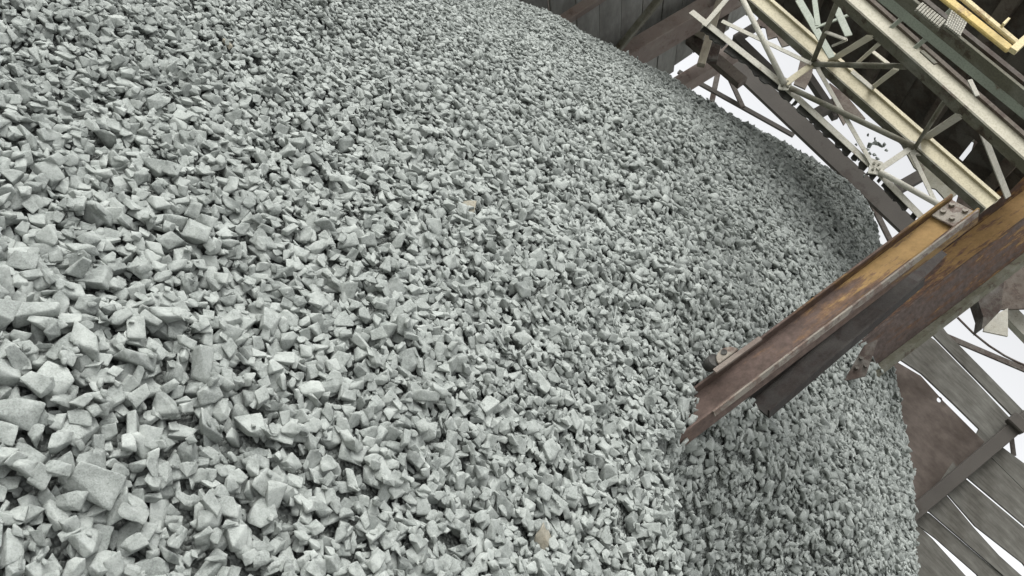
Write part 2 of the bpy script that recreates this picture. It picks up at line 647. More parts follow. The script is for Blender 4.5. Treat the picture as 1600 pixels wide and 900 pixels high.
def drop(s, e, N, size, tilt, tries, sink, jitter=0.5):
    best = None
    shape = int(rng.integers(len(SHAPES)))
    base0 = None
    for _ in range(tries):
        Rm = rand_unit_rot(tilt, N)
        ss = s + rng.uniform(-jitter, jitter) * 0.25
        ee = e + rng.uniform(-jitter, jitter) * 0.25
        r = try_spot(shape, Rm, size, ss, ee)
        if r is None:
            continue
        x, y = ss * ES[0] + ee * EE[0], ss * ES[1] + ee * EE[1]
        score = (r[0] - BASE[r[5][0], r[5][1]]) + 0.9 * r[1]
        if best is None or score < best[0]:
            best = (score, Rm, ss, ee, r, x, y)
    if best is None:
        return
    score, Rm, ss, ee, (zc, mg, top, bot, ok, (ci, cj, k)), x, y = best
    if zc - BASE[ci, cj] > 0.13:
        return
    z = zc - min(mg * sink, size * .2)
    sub = H[ci - k:ci + k + 1, cj - k:cj + k + 1]
    sub[ok] = np.maximum(sub[ok], (top + z)[ok])
    stones.append([shape, Rm, size, np.array([x, y, z])])


jobs = []
for (s, e, N, D, sz) in spots:
    slope = 1.0 / max(N[2], .5)
    for layer, cover in ((0, 0.7), (1, 0.9), (2, 0.6)):
        want = cover * cs * ce * slope / (sz * sz * 0.52)
        for _ in range(int(want) + (rng.random() < want % 1)):
            f = float(np.clip(rng.lognormal(-0.10, .34), .42, 1.85))
            jobs.append((layer + rng.random() * 1.2, s, e, N, sz * f))
jobs.sort(key=lambda j: j[0])
for (o, s, e, N, z) in jobs:
    drop(s, e, N, z, 24 if o < 2 else 22, 3, 0.8)
# stones that roll into whatever hollows are left
cover_map = np.zeros((NS, NE), bool)
size_map = np.full((NS, NE), .05, np.float32)
norm_of = {}
for (s, e, N, D, sz) in spots:
    i0, j0 = int((s - cs / 2 - S0) / CELL), int((e - ce / 2 - E0) / CELL)
    i1, j1 = i0 + int(cs / CELL) + 1, j0 + int(ce / CELL) + 1
    cover_map[max(i0, 0):i1, max(j0, 0):j1] = True
    size_map[max(i0, 0):i1, max(j0, 0):j1] = sz
    norm_of[(int(round((s - S0) / cs)), int(round((e - E0) / ce)))] = N
NZ = np.array([-.1, -.6, .75])
for level, frac, bare_only in ((-.055, .5, 0), (-.084, 5.0, 1), (-.045, .4, 0), (-.084, 9.0, 1)):
    ci_, cj_ = np.nonzero(cover_map & (H - BASE < level))
    pick = rng.random(len(ci_)) < frac * CELL * CELL / (size_map[ci_, cj_] ** 2 * .42)
    for ci, cj in zip(ci_[pick], cj_[pick]):
        if H[ci, cj] - BASE[ci, cj] > level:
            continue
        s, e = S0 + (ci + .5) * CELL, E0 + (cj + .5) * CELL
        N = norm_of.get((int(round((s - S0) / cs)), int(round((e - E0) / ce))), NZ)
        drop(s, e, N, float(size_map[ci, cj]) * (rng.uniform(.5, .95) if bare_only else rng.uniform(.7, 1.25)), 22, 2, .7, .04)
# fines that lodge in the gaps
for (s, e, N, D, sz) in spots:
    if D < 4.2:
        for _ in range(int((0.6 if D < 3 else .35) * cs * ce / (sz * sz * .13))):
            drop(s, e, N, sz * rng.uniform(.22, .42), 35, 2, 0.8)

# which of them show, and how large
info = []
for i, (sh, Rm, size, c) in enumerate(stones):
    px, py, zz = project(c)
    D = np.linalg.norm(c - CAM)
    s, e = c @ ES, c @ EE
    ci, cj = int((s - S0) / CELL), int((e - E0) / CELL)
    k = max(1, int(size * .3 / CELL))
    vis = (H[ci - k:ci + k + 1, cj - k:cj + k + 1] < c[2] + size * .42).mean()
    info.append((px, py, D, size * LENS_PX / D, vis))
inside = [i for i, q in enumerate(info) if 8 < q[0] < 1592 and 8 < q[1] < 892 and q[4] > .55 and q[2] < 5.5]
inside.sort(key=lambda i: -info[i][3])
single = inside[:296]
# two tan stones lie on the slope
tan_ids = []
for (tx, ty) in ((378, 92), (710, 292), (835, 808)):
    near = [i for i in inside if math.hypot(info[i][0] - tx, info[i][1] - ty) < 40 and info[i][4] > .8]
    if near:
        b = max(near, key=lambda i: info[i][3])
        tan_ids.append(b)
        if b not in single:
            single.append(b)
single_set = set(single)

# the mass of stones nobody could count: one mesh
NEAR_HI = 3.4
vs, fs, tone = [], [], []
off = 0
by = {}
for i, (sh, Rm, size, c) in enumerate(stones):
    if i in single_set:
        continue
    by.setdefault((sh, info[i][2] < NEAR_HI and size > .03), []).append(i)


def tone_value(c):
    # random tone per stone, lowered towards the crown of the heap
    t = rng.normal(.47, .21)
    return float(np.clip(t - .12 * sm(4.2, 6.0, c[2]), .05, 1))


for (sh, hi), ids in by.items():
    V, Fc = SHAPES[sh]['hi' if hi else 'lo']
    R = np.stack([stones[i][1] for i in ids])
    sz = np.array([stones[i][2] for i in ids])
    cc = np.stack([stones[i][3] for i in ids])
    Wv = np.einsum('nij,vj->nvi', R, V) * sz[:, None, None] + cc[:, None, :]
    n, nv = len(ids), len(V)
    vs.append(Wv.reshape(-1, 3))
    fs.append((Fc[None] + (np.arange(n) * nv)[:, None, None] + off).reshape(-1, 3))
    tone.append(np.repeat([tone_value(c) for c in cc], nv))
    off += n * nv
# the body of the heap under them, a coarse sheet down to the ground
gx = np.arange(-9.5, 12.6, .1)
gy = np.arange(-1.2, 19.0, .1)
cxg, cyg = np.meshgrid(gx, gy, indexing='ij')
cz = np.maximum(heap_z(cxg, cyg) - .10, -.05)
cv = np.stack([cxg, cyg, cz], -1).reshape(-1, 3)
ii, jj = np.meshgrid(np.arange(len(gx) - 1), np.arange(len(gy) - 1), indexing='ij')
q = ii * len(gy) + jj
quad = np.stack([q, q + len(gy), q + len(gy) + 1, q + 1], -1).reshape(-1, 4)
keep = cz.reshape(-1)[quad].max(1) > -.049
quad = quad[keep]
core_tri = np.concatenate([quad[:, [0, 1, 2]], quad[:, [0, 2, 3]]]) + off
n_stone_tri = sum(len(f) for f in fs)
vs.append(cv)
fs.append(core_tri)
tone.append(np.full(len(cv), .4))


def mesh_from(name, V, Fc, tn, mats, mat_index=None):
    me = bpy.data.meshes.new(name)
    me.vertices.add(len(V))
    me.vertices.foreach_set('co', np.ascontiguousarray(V, np.float32).ravel())
    me.loops.add(len(Fc) * 3)
    me.loops.foreach_set('vertex_index', np.ascontiguousarray(Fc, np.int32).ravel())
    me.polygons.add(len(Fc))
    me.polygons.foreach_set('loop_start', np.arange(len(Fc), dtype=np.int32) * 3)
    for m in mats:
        me.materials.append(m)
    if mat_index is not None:
        me.polygons.foreach_set('material_index', mat_index)
    at = me.attributes.new('tone', 'FLOAT', 'POINT')
    at.data.foreach_set('value', np.ascontiguousarray(tn, np.float32))
    me.update(calc_edges=True)
    return me


V = np.concatenate(vs)
Fc = np.concatenate(fs)
mi = np.zeros(len(Fc), np.int32)
mi[n_stone_tri:] = 1
me = mesh_from('gravel', V, Fc, np.concatenate(tone), [M_STONE, M_CORE], mi)
g = bpy.data.objects.new('gravel', me)
COL.objects.link(g)
tag(g, 'mass of grey-green crushed stone heaped in a steep cone', 'gravel', kind='stuff')

# the stones that show largest: each an object
def words_for(i):
    sh, Rm, size, c = stones[i]
    ext = SHAPES[sh]['ext']
    rngs = sorted(ext.max(1) - ext.min(1), reverse=True)
    if rngs[2] / rngs[0] < .42:
        form = 'flat'
    elif rngs[1] / rngs[0] < .66:
        form = 'long'
    elif rngs[2] / rngs[0] > .66:
        form = 'blocky'
    else:
        form = 'wedge-shaped'
    return form


cells = {}
for i in single:
    cells.setdefault((int(info[i][0] // 80), int(info[i][1] // 45)), []).append(i)
biggest = max(single, key=lambda i: info[i][3])
for (a, b), ids in cells.items():
    ids.sort(key=lambda i: info[i][0])
    for k, i in enumerate(ids):
        sh, Rm, size, c = stones[i]
        V, Fc = SHAPES[sh]['hi']
        t = tone_value(c)
        tan = i in tan_ids
        me = mesh_from('crushed_stone', (V @ Rm.T) * size, Fc, np.full(len(V), t), [M_TAN if tan else M_STONE])
        o = bpy.data.objects.new('crushed_stone', me)
        COL.objects.link(o)
        o.location = Vector(c)
        shade = 'tan' if tan else 'dark grey' if t < .36 else 'pale grey' if t > .64 else 'grey'
        where = f'{round(info[i][0] / 16)} percent across and {round(info[i][1] / 9)} percent down the photo'
        tag(o, f'{shade} {words_for(i)} stone on the heap, {where}', 'stone', 'larger stones on the near face of the heap')
STONE_ROT = rand_unit_rot

# ------------------------------------------------------------------ steel posts standing in the heap
def perp_px(p, q, e, px_w):
    """metres across that px_w photo pixels span at the middle of p-q"""
    return px_w * np.linalg.norm((p + q) / 2 - CAM) / LENS_PX


def rot_z(v, deg):
    a = math.radians(deg)
    return np.array([v[0] * math.cos(a) - v[1] * math.sin(a), v[0] * math.sin(a) + v[1] * math.cos(a), v[2]])


EC1 = 3.42
EC2 = 5.95


def steel_column(p, q, web, flange, tf, yaw, label, mat_lo, mat_hi, paint, rust, dark):
    t = thing('steel_column', p, label, 'steel post', 'steel posts rising out of the heap')
    n = rot_z(-EE, yaw)
    L = np.linalg.norm(q - p)
    m_web = column_paint('peeling_orange_paint', mat_lo * L, mat_hi * L, paint, rust, dark)
    m_fl = column_paint('rusted_flange', mat_lo * L, (mat_hi + .45) * L, tuple(c * .7 for c in paint), tuple(c * .6 for c in rust), dark)
    h = web / 2
    ax = (p, q - p)
    MB().section(p, q, n, [(-h + tf, h - tf, -.006, .006)]).build('web', m_web, t, axis=ax)
    for sgn in (-1, 1):
        c = sgn * (h - tf / 2)
        MB().section(p, q, n, [(c - tf / 2, c + tf / 2, -flange / 2, flange / 2)]).build('flange', m_fl, t, bevel=.002, axis=ax)
    return t, n


c1a, c1b = on_e(1040, 678, EC1), on_e(1507, 325, EC1)
# straighten the post: keep it upright over its foot as sighted
w1 = perp_px(on_e(1140, 600, EC1), on_e(1500, 330, EC1), EC1, 48)
post1, n1 = steel_column(c1a, c1b, w1, .095, .012, -22, 'shorter rusty steel post with peeling orange paint and a bolted plate on top',
                         .30, .92, (0.30, 0.195, 0.085), (0.17, 0.105, 0.065), (0.11, 0.080, 0.068))
axis1 = (c1b - c1a) / np.linalg.norm(c1b - c1a)
b1 = np.cross(n1, axis1)
# gusset plate with bolts at the head
gp = c1b - axis1 * .075 + n1 * .02
gm_ = MB().box_frame(gp, axis1, b1, n1, .13, w1 * .80, .012)
gus = gm_.build('gusset_plate', M_EDGE, post1, bevel=.003)
for (da, db) in ((.04, -.03), (.035, .035), (-.03, -.02), (-.02, .035)):
    pc = gp + axis1 * da + b1 * db + n1 * .006
    MB().tube([pc, pc + n1 * .012], .013, 6).build('bolt', M_EDGE, gus)
# bent bracket and pipe stub at the foot, on the uphill side
br = c1a + axis1 * (np.linalg.norm(on_e(1140, 568, EC1) - c1a)) - b1 * 0
ft = on_e(1136, 556, EC1 - .1)
lug = [ft + axis1 * .055 * math.cos(a) + b1 * (.05 * math.sin(a) - .01) for a in np.linspace(0, math.pi, 9)]
MB().slab(lug, n1, .014).build('lug_plate', M_EDGE, post1, bevel=.003)
MB().tube([ft + b1 * .018 + n1 * .002, ft + b1 * .018 + n1 * .012], .014, 12).build('bolt', M_RUBBER, post1)
MB().tube([ft - axis1 * .05 + b1 * .02, ft - axis1 * .075 + b1 * .045 - n1 * .05], .03, 12).build('pipe_stub', M_RUBBER, post1, smooth=True)
MB().bar(ft - axis1 * .09 - b1 * .025, ft + axis1 * .16 - b1 * .03, .022, .012, n1).build('side_strip', M_PINK, post1)
# a pale strip that paints in the lit edge of the right flange
pL = c1a - b1 * (w1 / 2 + .012) + n1 * .05
MB().bar(pL + axis1 * .2, pL + axis1 * (np.linalg.norm(c1b - c1a) - .03), .008, .04, n1).build('lit_edge_strip', M_EDGE, post1)

c2a, c2b = on_e(1279, 574, EC2), on_e(1829, 161, EC2)
w2 = perp_px(on_e(1371, 529, EC2), on_e(1600, 357, EC2), EC2, 74)
post2, n2 = steel_column(c2a, c2b, w2, .34, .022, -38, 'taller wide steel post with orange web, dark rusty flange, running out of the picture',
                         .0, .62, (0.30, 0.19, 0.085), (0.18, 0.105, 0.07), (0.092, 0.072, 0.064))
axis2 = (c2b - c2a) / np.linalg.norm(c2b - c2a)
b2 = np.cross(n2, axis2)
e2 = c2a - b2 * (w2 / 2 + .032) - n2 * .14
MB().bar(e2, e2 + (c2b - c2a), .06, .05, n2).build('outer_angle', M_OLIVE, post2, axis=(e2, axis2))

# lacing between the two posts
la, lb = on_e(1185, 640, 3.85), on_e(1425, 437, 4.05)
lt = thing('channel_brace', la, 'dark steel channel propped between the two rusty posts', 'brace')
w = perp_px(la, lb, 0, 34)
MB().section(la, lb, rot_z(-EE, -20), [(-w / 2, w / 2, -.006, .006)]).build('web', M_BRACE_SHADE, lt)
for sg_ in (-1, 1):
    MB().section(la, lb, rot_z(-EE, -20), [(sg_ * w / 2 - .006, sg_ * w / 2 + .006, -.007, .055)]).build('flange', M_BRACE_SHADE, lt)
l2a, l2b = on_e(1352, 508, 4.1), on_e(1470, 392, 4.6)
lt2 = thing('lacing_bar', l2a, 'short dark flat bar slanting from the channel brace up to the wide post', 'brace')
MB().bar(l2a, l2b, .08, .014, -EE).build('flat_bar', M_BRACE_SHADE, lt2)
pk = on_e(1368, 492, 4.15)
MB().box_frame(pk, ES, EZ, EE, .07, .07, .02).build('joint_plate', M_DARK, lt2, bevel=.006)
l3a, l3b = on_e(1330, 590, 5.0), on_e(1362, 500, 4.6)
lt3 = thing('foot_plate', l3a, 'bolted dark plate at the foot of the wide post, on the stones', 'steel plate')
MB().slab([on_e(1318, 596, 5.1), on_e(1350, 540, 5.1), on_e(1372, 530, 5.1), on_e(1352, 588, 5.1)], EE, .02).build('plate', M_DARK, lt3)
for (x_, y_) in ((1345, 560), (1352, 572), (1338, 575)):
    pc = on_e(x_, y_, 5.085)
    MB().tube([pc, pc - EE * .02], .013, 6).build('bolt', M_DARK, lt3)

# ------------------------------------------------------------------ conveyor gantry overhead
EG = 3.62        # the gantry's far side: stringer with the truss hung below it
gan = thing('conveyor_gantry', on_e(1519, 304, EG) * np.array([1, 1, 0]) + np.array([0, 0, 3.5]),
            'overhead conveyor gantry of cream painted steel girders with braced truss under dark deck', 'conveyor gantry')


def ch(px0, px1, e, web_px, mats, lip=.030, name='girder', both=True, e1=None):
    e1 = e if e1 is None else e1
    p, q = on_e(*px0, e), on_e(*px1, e1)
    wv = perp_px(p, q, e, web_px)
    n = -EE
    h = wv / 2
    g_ = MB().section(p, q, n, [(-h, h, -.004, .004)]).build(name, mats[0], gan, axis=(p, q - p))
    for sg_ in (-1, 1):
        tk = .005 if sg_ < 0 else .009
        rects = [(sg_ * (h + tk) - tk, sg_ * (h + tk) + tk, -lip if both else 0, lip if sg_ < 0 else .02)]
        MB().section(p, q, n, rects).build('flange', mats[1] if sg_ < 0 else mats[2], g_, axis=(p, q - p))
    return p, q, wv


def member(px0, px1, e, w_px, mat, name='brace', e1=None, shape='flat'):
    e1 = e if e1 is None else e1
    p, q = on_e(*px0, e), on_e(*px1, e1)
    wv = perp_px(p, q, e, w_px)
    mb = MB()
    if shape == 'pipe':
        mb.tube([p, q], wv / 2, 10)
        return mb.build(name, mat, gan, smooth=True)
    if shape == 'angle':
        mb.bar(p, q, wv, .005, -EE)
        mb.bar(p, q, .005, wv * .8, -EE, wv / 2 - .0026, -wv * .4 - .003)
    else:
        mb.bar(p, q, wv, .007, -EE)
    return mb.build(name, mat, gan, axis=(p, q - p))


# b runs towards the lower left of the picture's normal: flange -1 / +1 get their own finish
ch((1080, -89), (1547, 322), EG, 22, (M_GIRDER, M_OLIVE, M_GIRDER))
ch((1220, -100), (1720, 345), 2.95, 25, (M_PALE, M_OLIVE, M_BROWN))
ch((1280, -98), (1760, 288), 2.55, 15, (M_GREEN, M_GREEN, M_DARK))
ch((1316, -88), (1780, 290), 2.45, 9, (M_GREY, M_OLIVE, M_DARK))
# truss below the far stringer
ch_lo = [(1080, 18), (1222, 131), (1367, 264), (1475, 375)]
for a_, b_ in zip(ch_lo[:-1], ch_lo[1:]):
    member(a_, b_, EG, 9, M_GREY, 'chord', shape='angle')
member((1227, 131), (1274, 97), EG - .02, 9, M_GIRDER, 'post')
member((1372, 266), (1432, 226), EG - .02, 8, M_GREY, 'post')
member((1150, -22), (1226, 131), EG - .03, 8, M_GREY, 'diagonal', shape='pipe')
member((1128, 33), (1268, 100), EG - .03, 6, M_GREY, 'diagonal', shape='angle')
member((1234, 137), (1430, 230), EG - .03, 8, M_OLIVE, 'diagonal', shape='pipe')
member((1278, 108), (1366, 262), EG - .015, 6, M_GREY, 'diagonal', shape='angle')
member((1374, 268), (1478, 326), EG - .03, 8, M_GREY, 'diagonal', shape='pipe')
member((1424, 238), (1468, 330), EG - .015, 6, M_GREY, 'diagonal', shape='angle')
member((1100, 40), (1150, -18), EG - .02, 7, M_GREY, 'diagonal', shape='angle')
for (x_, y_, sx) in ((1226, 132, 17), (1272, 100, 14), (1368, 262, 19), (1428, 232, 17)):
    c = on_e(x_, y_, EG - .012)
    r_ = perp_px(c, c, 0, sx)
    gp_ = MB().slab([c + ES * r_ * .9, c + EZ * r_ * .7, c - ES * r_ * .8 + EZ * .02, c - EZ * r_ * .75], EE, .008).build('gusset_plate', M_GREY, gan)
    for (u_, v_) in ((.35, 0), (-.3, .1), (0, -.3), (0, .3)):
        pc = c + ES * r_ * u_ + EZ * r_ * v_ - EE * .004
        MB().tube([pc, pc - EE * .008], .007, 6).build('bolt', M_OLIVE, gp_)
# bracing between the stringers
member((1268, 100), (1416, 104), EG, 8, M_OLIVE, 'strut', 3.0, 'pipe')
member((1270, 97), (1308, 4), EG - .02, 7, M_OLIVE, 'strut', 3.1)
member((1296, 96), (1362, 56), EG + .06, 12, M_PALE, 'cross_member', 2.97)
member((1340, 98), (1374, 68), EG + .08, 5, M_PALE, 'cross_member', 3.0)
member((1358, 141), (1400, 108), EG + .06, 7, M_PALE, 'cross_member', 2.97)
member((1331, 112), (1364, 139), 3.5, 6, M_GREY, 'cross_member', 3.5)
member((1360, 78), (1388, 100), 3.3, 5, M_PALE, 'cross_member', 3.3)
member((1441, 219), (1500, 180), EG + .05, 11, M_GREY, 'cross_member', 2.97)
member((1430, 230), (1476, 158), EG - .02, 6, M_OLIVE, 'strut', 3.05, 'pipe')
member((1476, 158), (1502, 182), 3.05, 5, M_OLIVE, 'strut', 3.0)
member((1534, 204), (1575, 308), 3.1, 9, M_GREY, 'post', 3.3)
member((1248, 0), (1300, 90), 3.5, 10, M_GREEN, 'cross_member', 3.5)
member((1272, -5), (1278, 40), 3.4, 7, M_GREEN, 'cross_member', 3.4)
member((1278, 42), (1330, 22), 3.4, 8, M_GREEN, 'cross_member', 3.2)
member((1306, 12), (1326, 56), 3.2, 10, M_GREEN, 'cross_member', 3.2)
member((1290, 50), (1322, 62), 3.3, 5, M_GREY, 'cross_member', 3.25)
member((1300, 72), (1324, 62), 3.3, 3, M_GREY, 'cross_member', 3.25)
for (a_, b_) in (((1393, 43), (1409, 29)), ((1430, 75), (1446, 61)), ((1424, 8), (1446, -12)), ((1463, 38), (1490, 12))):
    member(a_, b_, 2.9, 6, M_GREEN, 'cross_member', 2.6)
member((1515, 125), (1527, 150), 2.8, 6, M_GREY, 'strut', 2.8)
member((1440, 80), (1462, 100), 2.9, 5, M_OLIVE, 'strut', 2.85)
# ragged rubber skirt and caked stone along the truss' lower chord
rag_p = []
for (x0, y0, x1, y1, n_) in ((1098, 44, 1226, 146, 34), (1226, 146, 1372, 280, 40), (1372, 280, 1450, 358, 22)):
    for i in range(n_):
        f = i / n_
        rag_p.append((x0 + (x1 - x0) * f, y0 + (y1 - y0) * f))
mb = MB()
up_edge, lo_edge = [], []
for (x_, y_) in rag_p:
    up_edge.append(on_e(x_ + 5, y_ - 6, EG + .03))
    j = random.uniform(0, 7)
    lo_edge.append(on_e(x_ - 1 - j * .6, y_ + 1 + j * .7, EG + .03))
for i in range(len(rag_p) - 1):
    if random.random() < .12:
        continue
    mb.slab([up_edge[i], up_edge[i + 1], lo_edge[i + 1], lo_edge[i]], EE, .012)
mb.build('rubber_skirt', M_RUBBER, gan)
# deck over the stringers: dark plates, with gaps that let the sky through
# a dark plated deck higher up and farther back, over the peak of the heap
ZD = 6.15
dk_a, dk_b = on_z(1166, -10, ZD), on_z(1545, 320, ZD)
dk_u = dk_b - dk_a
dk_n = np.cross(EZ, dk_u / np.linalg.norm(dk_u))
if dk_n @ EE < 0:
    dk_n = -dk_n
deck = thing('plated_deck', dk_a, 'dark plated deck high over the gantry girders, eaten through in one spot', 'deck')


def deck_plate(f0, f1, dz, d0=-2.3, d1=0.0):
    """a plate from f0 to f1 along the deck and from d0 to d1 across it"""
    p0, p1 = dk_a + dk_u * f0 + EZ * dz, dk_a + dk_u * f1 + EZ * dz
    MB().slab([p0 + dk_n * d1, p1 + dk_n * d1, p1 + dk_n * d0, p0 + dk_n * d0], EZ, .01).build('deck_plate', M_DECK, deck)


for k, (f0, f1) in enumerate(((-.16, .15), (.145, .40), (.395, .635), (.63, .805))):
    deck_plate(f0, f1, .013 * (k % 2))
hole = on_z(1512, 236, ZD)
hf = float((hole - dk_a) @ dk_u / (dk_u @ dk_u))
hd = float((hole - dk_a) @ dk_n)
deck_plate(.80, 1.015, .0, hd + .14, 0.0)
deck_plate(.80, 1.015, .0, -2.3, hd - .16)
deck_plate(.80, hf - .007, .0, hd - .16, hd + .14)
deck_plate(hf + .007, 1.015, .0, hd - .16, hd + .14)
for f_ in (.02, .27, .52, .74, .97):
    p_ = dk_a + dk_u * f_ - EZ * .06
    MB().bar(p_, p_ - dk_n * 2.3, .10, .06, EZ).build('deck_joist', M_BROWN, deck)

# torn sheet and scraps hanging behind the far stringer
def hung(name, outline, e, mat, label, cat='sheet', group=None, thick=.012):
    mb_ = MB().slab([on_e(x_, y_, e) for (x_, y_) in outline], EE, thick)
    return tag(mb_.build(name, mat), label, cat, group)


hung('torn_sheet', [(1176, 0), (1200, 4), (1262, 62), (1270, 88), (1250, 84), (1236, 70), (1222, 74), (1214, 58), (1200, 62), (1196, 44), (1182, 40), (1186, 22), (1172, 14)],
     4.3, M_BROWN, 'torn brown sheet with ragged edge hanging behind the cream girder, top', 'torn sheet')
hung('torn_sheet', [(1252, 88), (1272, 98), (1268, 120), (1258, 140), (1240, 132), (1246, 112)], 4.2, M_BROWN,
     'small dark scrap of sheet hanging at the truss joint below the girder', 'torn sheet')
hung('torn_sheet', [(1296, 130), (1322, 150), (1352, 186), (1340, 190), (1330, 182), (1318, 196), (1306, 174), (1300, 152)], 4.2, M_BROWN,
     'dark scrap of sheet with jagged edge under the middle of the cream girder', 'torn sheet')
hung('torn_sheet', [(1400, 210), (1500, 300), (1480, 316), (1462, 296), (1448, 292), (1440, 272), (1428, 262)], 4.1, M_OLIVE,
     'olive grimy plate behind the girder end beside the post head', 'steel plate')

# ------------------------------------------------------------------ overhead near side: yellow rails, gratings, roof sheets
rail = thing('guard_rail', on_e(1530, 40, 2.2), 'yellow painted double guard rail overhead in the top right corner', 'guard rail')
for (a_, b_, w_, m_, nm) in (((1440, -32), (1578, 78), 12, M_YELLOW, 'lower_rail'), ((1472, -30), (1592, 70), 8, M_PALEYEL, 'upper_rail')):
    p, q = on_e(*a_, 2.2), on_e(*b_, 2.2)
    wv = perp_px(p, q, 0, w_)
    MB().section(p, q, -EE, [(-wv / 2, wv / 2, -.008, .008)]).build(nm, m_, rail, bevel=.004, axis=(p, q - p))
for (a_, b_) in (((1582, 80), (1612, 52)), ((1566, 40), (1575, 31))):
    p, q = on_e(*a_, 2.17), on_e(*b_, 2.17)
    MB().bar(p, q, perp_px(p, q, 0, 9 if a_[0] > 1570 else 3), .02, -EE).build('rail_post', M_PALEYEL, rail)


def grating(outline, n_ribs, e, label):
    A, B, C_, D_ = [on_e(x_, y_, e) for (x_, y_) in outline]
    t_ = thing('grating_panel', A, label, 'grating', 'steel gratings beside the yellow rail')
    mb_ = MB()
    for i in range(n_ribs):
        f = (i + .5) / n_ribs
        p0, q0 = A + (B - A) * f, D_ + (C_ - D_) * f
        for j in range(7):
            g0, g1 = j / 7, (j + .8) / 7
            mb_.bar(p0 + (q0 - p0) * g0, p0 + (q0 - p0) * g1, np.linalg.norm(B - A) / n_ribs * .7, .008, -EE)
    mb_.build('bars', M_GREY, t_)
    MB().slab([x_ + EE * .012 for x_ in (A, B, C_, D_)], EE, .008).build('backing', M_OLIVE, t_)


grating([(1440, 4), (1478, 33), (1468, 44), (1430, 14)], 10, 2.3, 'ribbed pale grating beside the yellow rail, upper of two')
grating([(1486, 16), (1512, 34), (1500, 58), (1476, 40)], 8, 2.3, 'ribbed pale grating beside the yellow rail, lower of two')


def roof_sheet(outline, e0, mat, label, cat='roof sheet', amp=.018, thick=.006, pitch=.076):
    A, B, C_, D_ = [on_z(x_, y_, e0) for (x_, y_) in outline]
    mb_ = MB()
    n_ = max(6, int(np.linalg.norm(B - A) / pitch * 6))
    V_ = []
    nr = np.cross(B - A, D_ - A)
    nr /= np.linalg.norm(nr)
    for i in range(n_ + 1):
        f = i / n_
        d_ = nr * amp * math.sin(f * n_ / 6 * 2 * math.pi)
        V_ += [A + (B - A) * f + d_, D_ + (C_ - D_) * f + d_]
    k_ = len(V_)
    V2 = V_ + [v_ + nr * thick for v_ in V_]
    F_ = []
    for i in range(n_):
        a_ = 2 * i
        F_ += [(a_, a_ + 2, a_ + 3, a_ + 1), (k_ + a_, k_ + a_ + 1, k_ + a_ + 3, k_ + a_ + 2), (a_, k_ + a_, k_ + a_ + 2, a_ + 2), (a_ + 1, a_ + 3, k_ + a_ + 3, k_ + a_ + 1)]
    F_ += [(0, 1, k_ + 1, k_), (2 * n_, k_ + 2 * n_, k_ + 2 * n_ + 1, 2 * n_ + 1)]
    mb_.poly(V2, F_)
    return tag(mb_.build('roof_sheet', mat), label, cat, 'corrugated sheets overhead')


roof_sheet([(1330, -120), (1760, 200), (1640, 330), (1250, -10)], 7.2, M_GREY, 'dark grimy corrugated sheet overhead between the grey-green girder and yellow rail')
roof_sheet([(1480, -150), (1800, 70), (1700, 190), (1400, -40)], 6.9, M_TIMBER, 'brown dusty corrugated sheet above the yellow rail in the corner')
hung('side_sheet', [(1530, 195), (1700, 140), (1700, 380), (1490, 330)], 6.6, M_BROWN, 'reddish brown sheet between the girders and the wide post', 'sheet')

# ------------------------------------------------------------------ far framing of the shed behind the heap
ER = 11.5


def far_bar(name, a_, b_, e, w_px, mat, label, cat, group=None, thick=.12, e1=None):
    p, q = on_e(*a_, e), on_e(*b_, e if e1 is None else e1)
    o = MB().bar(p, q, perp_px(p, q, e, w_px), thick, -EE).build(name, mat, axis=(p, q - p))
    return tag(o, label, cat, group)


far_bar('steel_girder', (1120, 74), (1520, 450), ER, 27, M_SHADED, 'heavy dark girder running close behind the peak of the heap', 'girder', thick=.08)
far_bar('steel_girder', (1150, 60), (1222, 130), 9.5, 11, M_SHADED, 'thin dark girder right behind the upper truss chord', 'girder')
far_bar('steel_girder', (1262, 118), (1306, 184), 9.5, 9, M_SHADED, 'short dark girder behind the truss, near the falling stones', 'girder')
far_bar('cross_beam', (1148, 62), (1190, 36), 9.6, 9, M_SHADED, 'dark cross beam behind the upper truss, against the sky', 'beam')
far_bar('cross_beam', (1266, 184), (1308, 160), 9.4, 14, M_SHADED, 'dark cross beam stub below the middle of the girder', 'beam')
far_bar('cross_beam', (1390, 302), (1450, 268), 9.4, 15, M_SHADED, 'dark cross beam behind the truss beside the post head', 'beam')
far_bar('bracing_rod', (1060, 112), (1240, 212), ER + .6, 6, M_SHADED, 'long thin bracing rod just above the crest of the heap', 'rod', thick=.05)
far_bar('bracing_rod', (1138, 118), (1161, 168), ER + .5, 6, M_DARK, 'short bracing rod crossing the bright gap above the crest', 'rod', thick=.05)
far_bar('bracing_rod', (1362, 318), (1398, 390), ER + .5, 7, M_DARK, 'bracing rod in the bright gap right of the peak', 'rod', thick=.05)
far_bar('wall_column', (1112, 160), (1122, 112), ER + .8, 8, M_DARK, 'thin dark column in the bright gap at the crest', 'column', thick=.08)
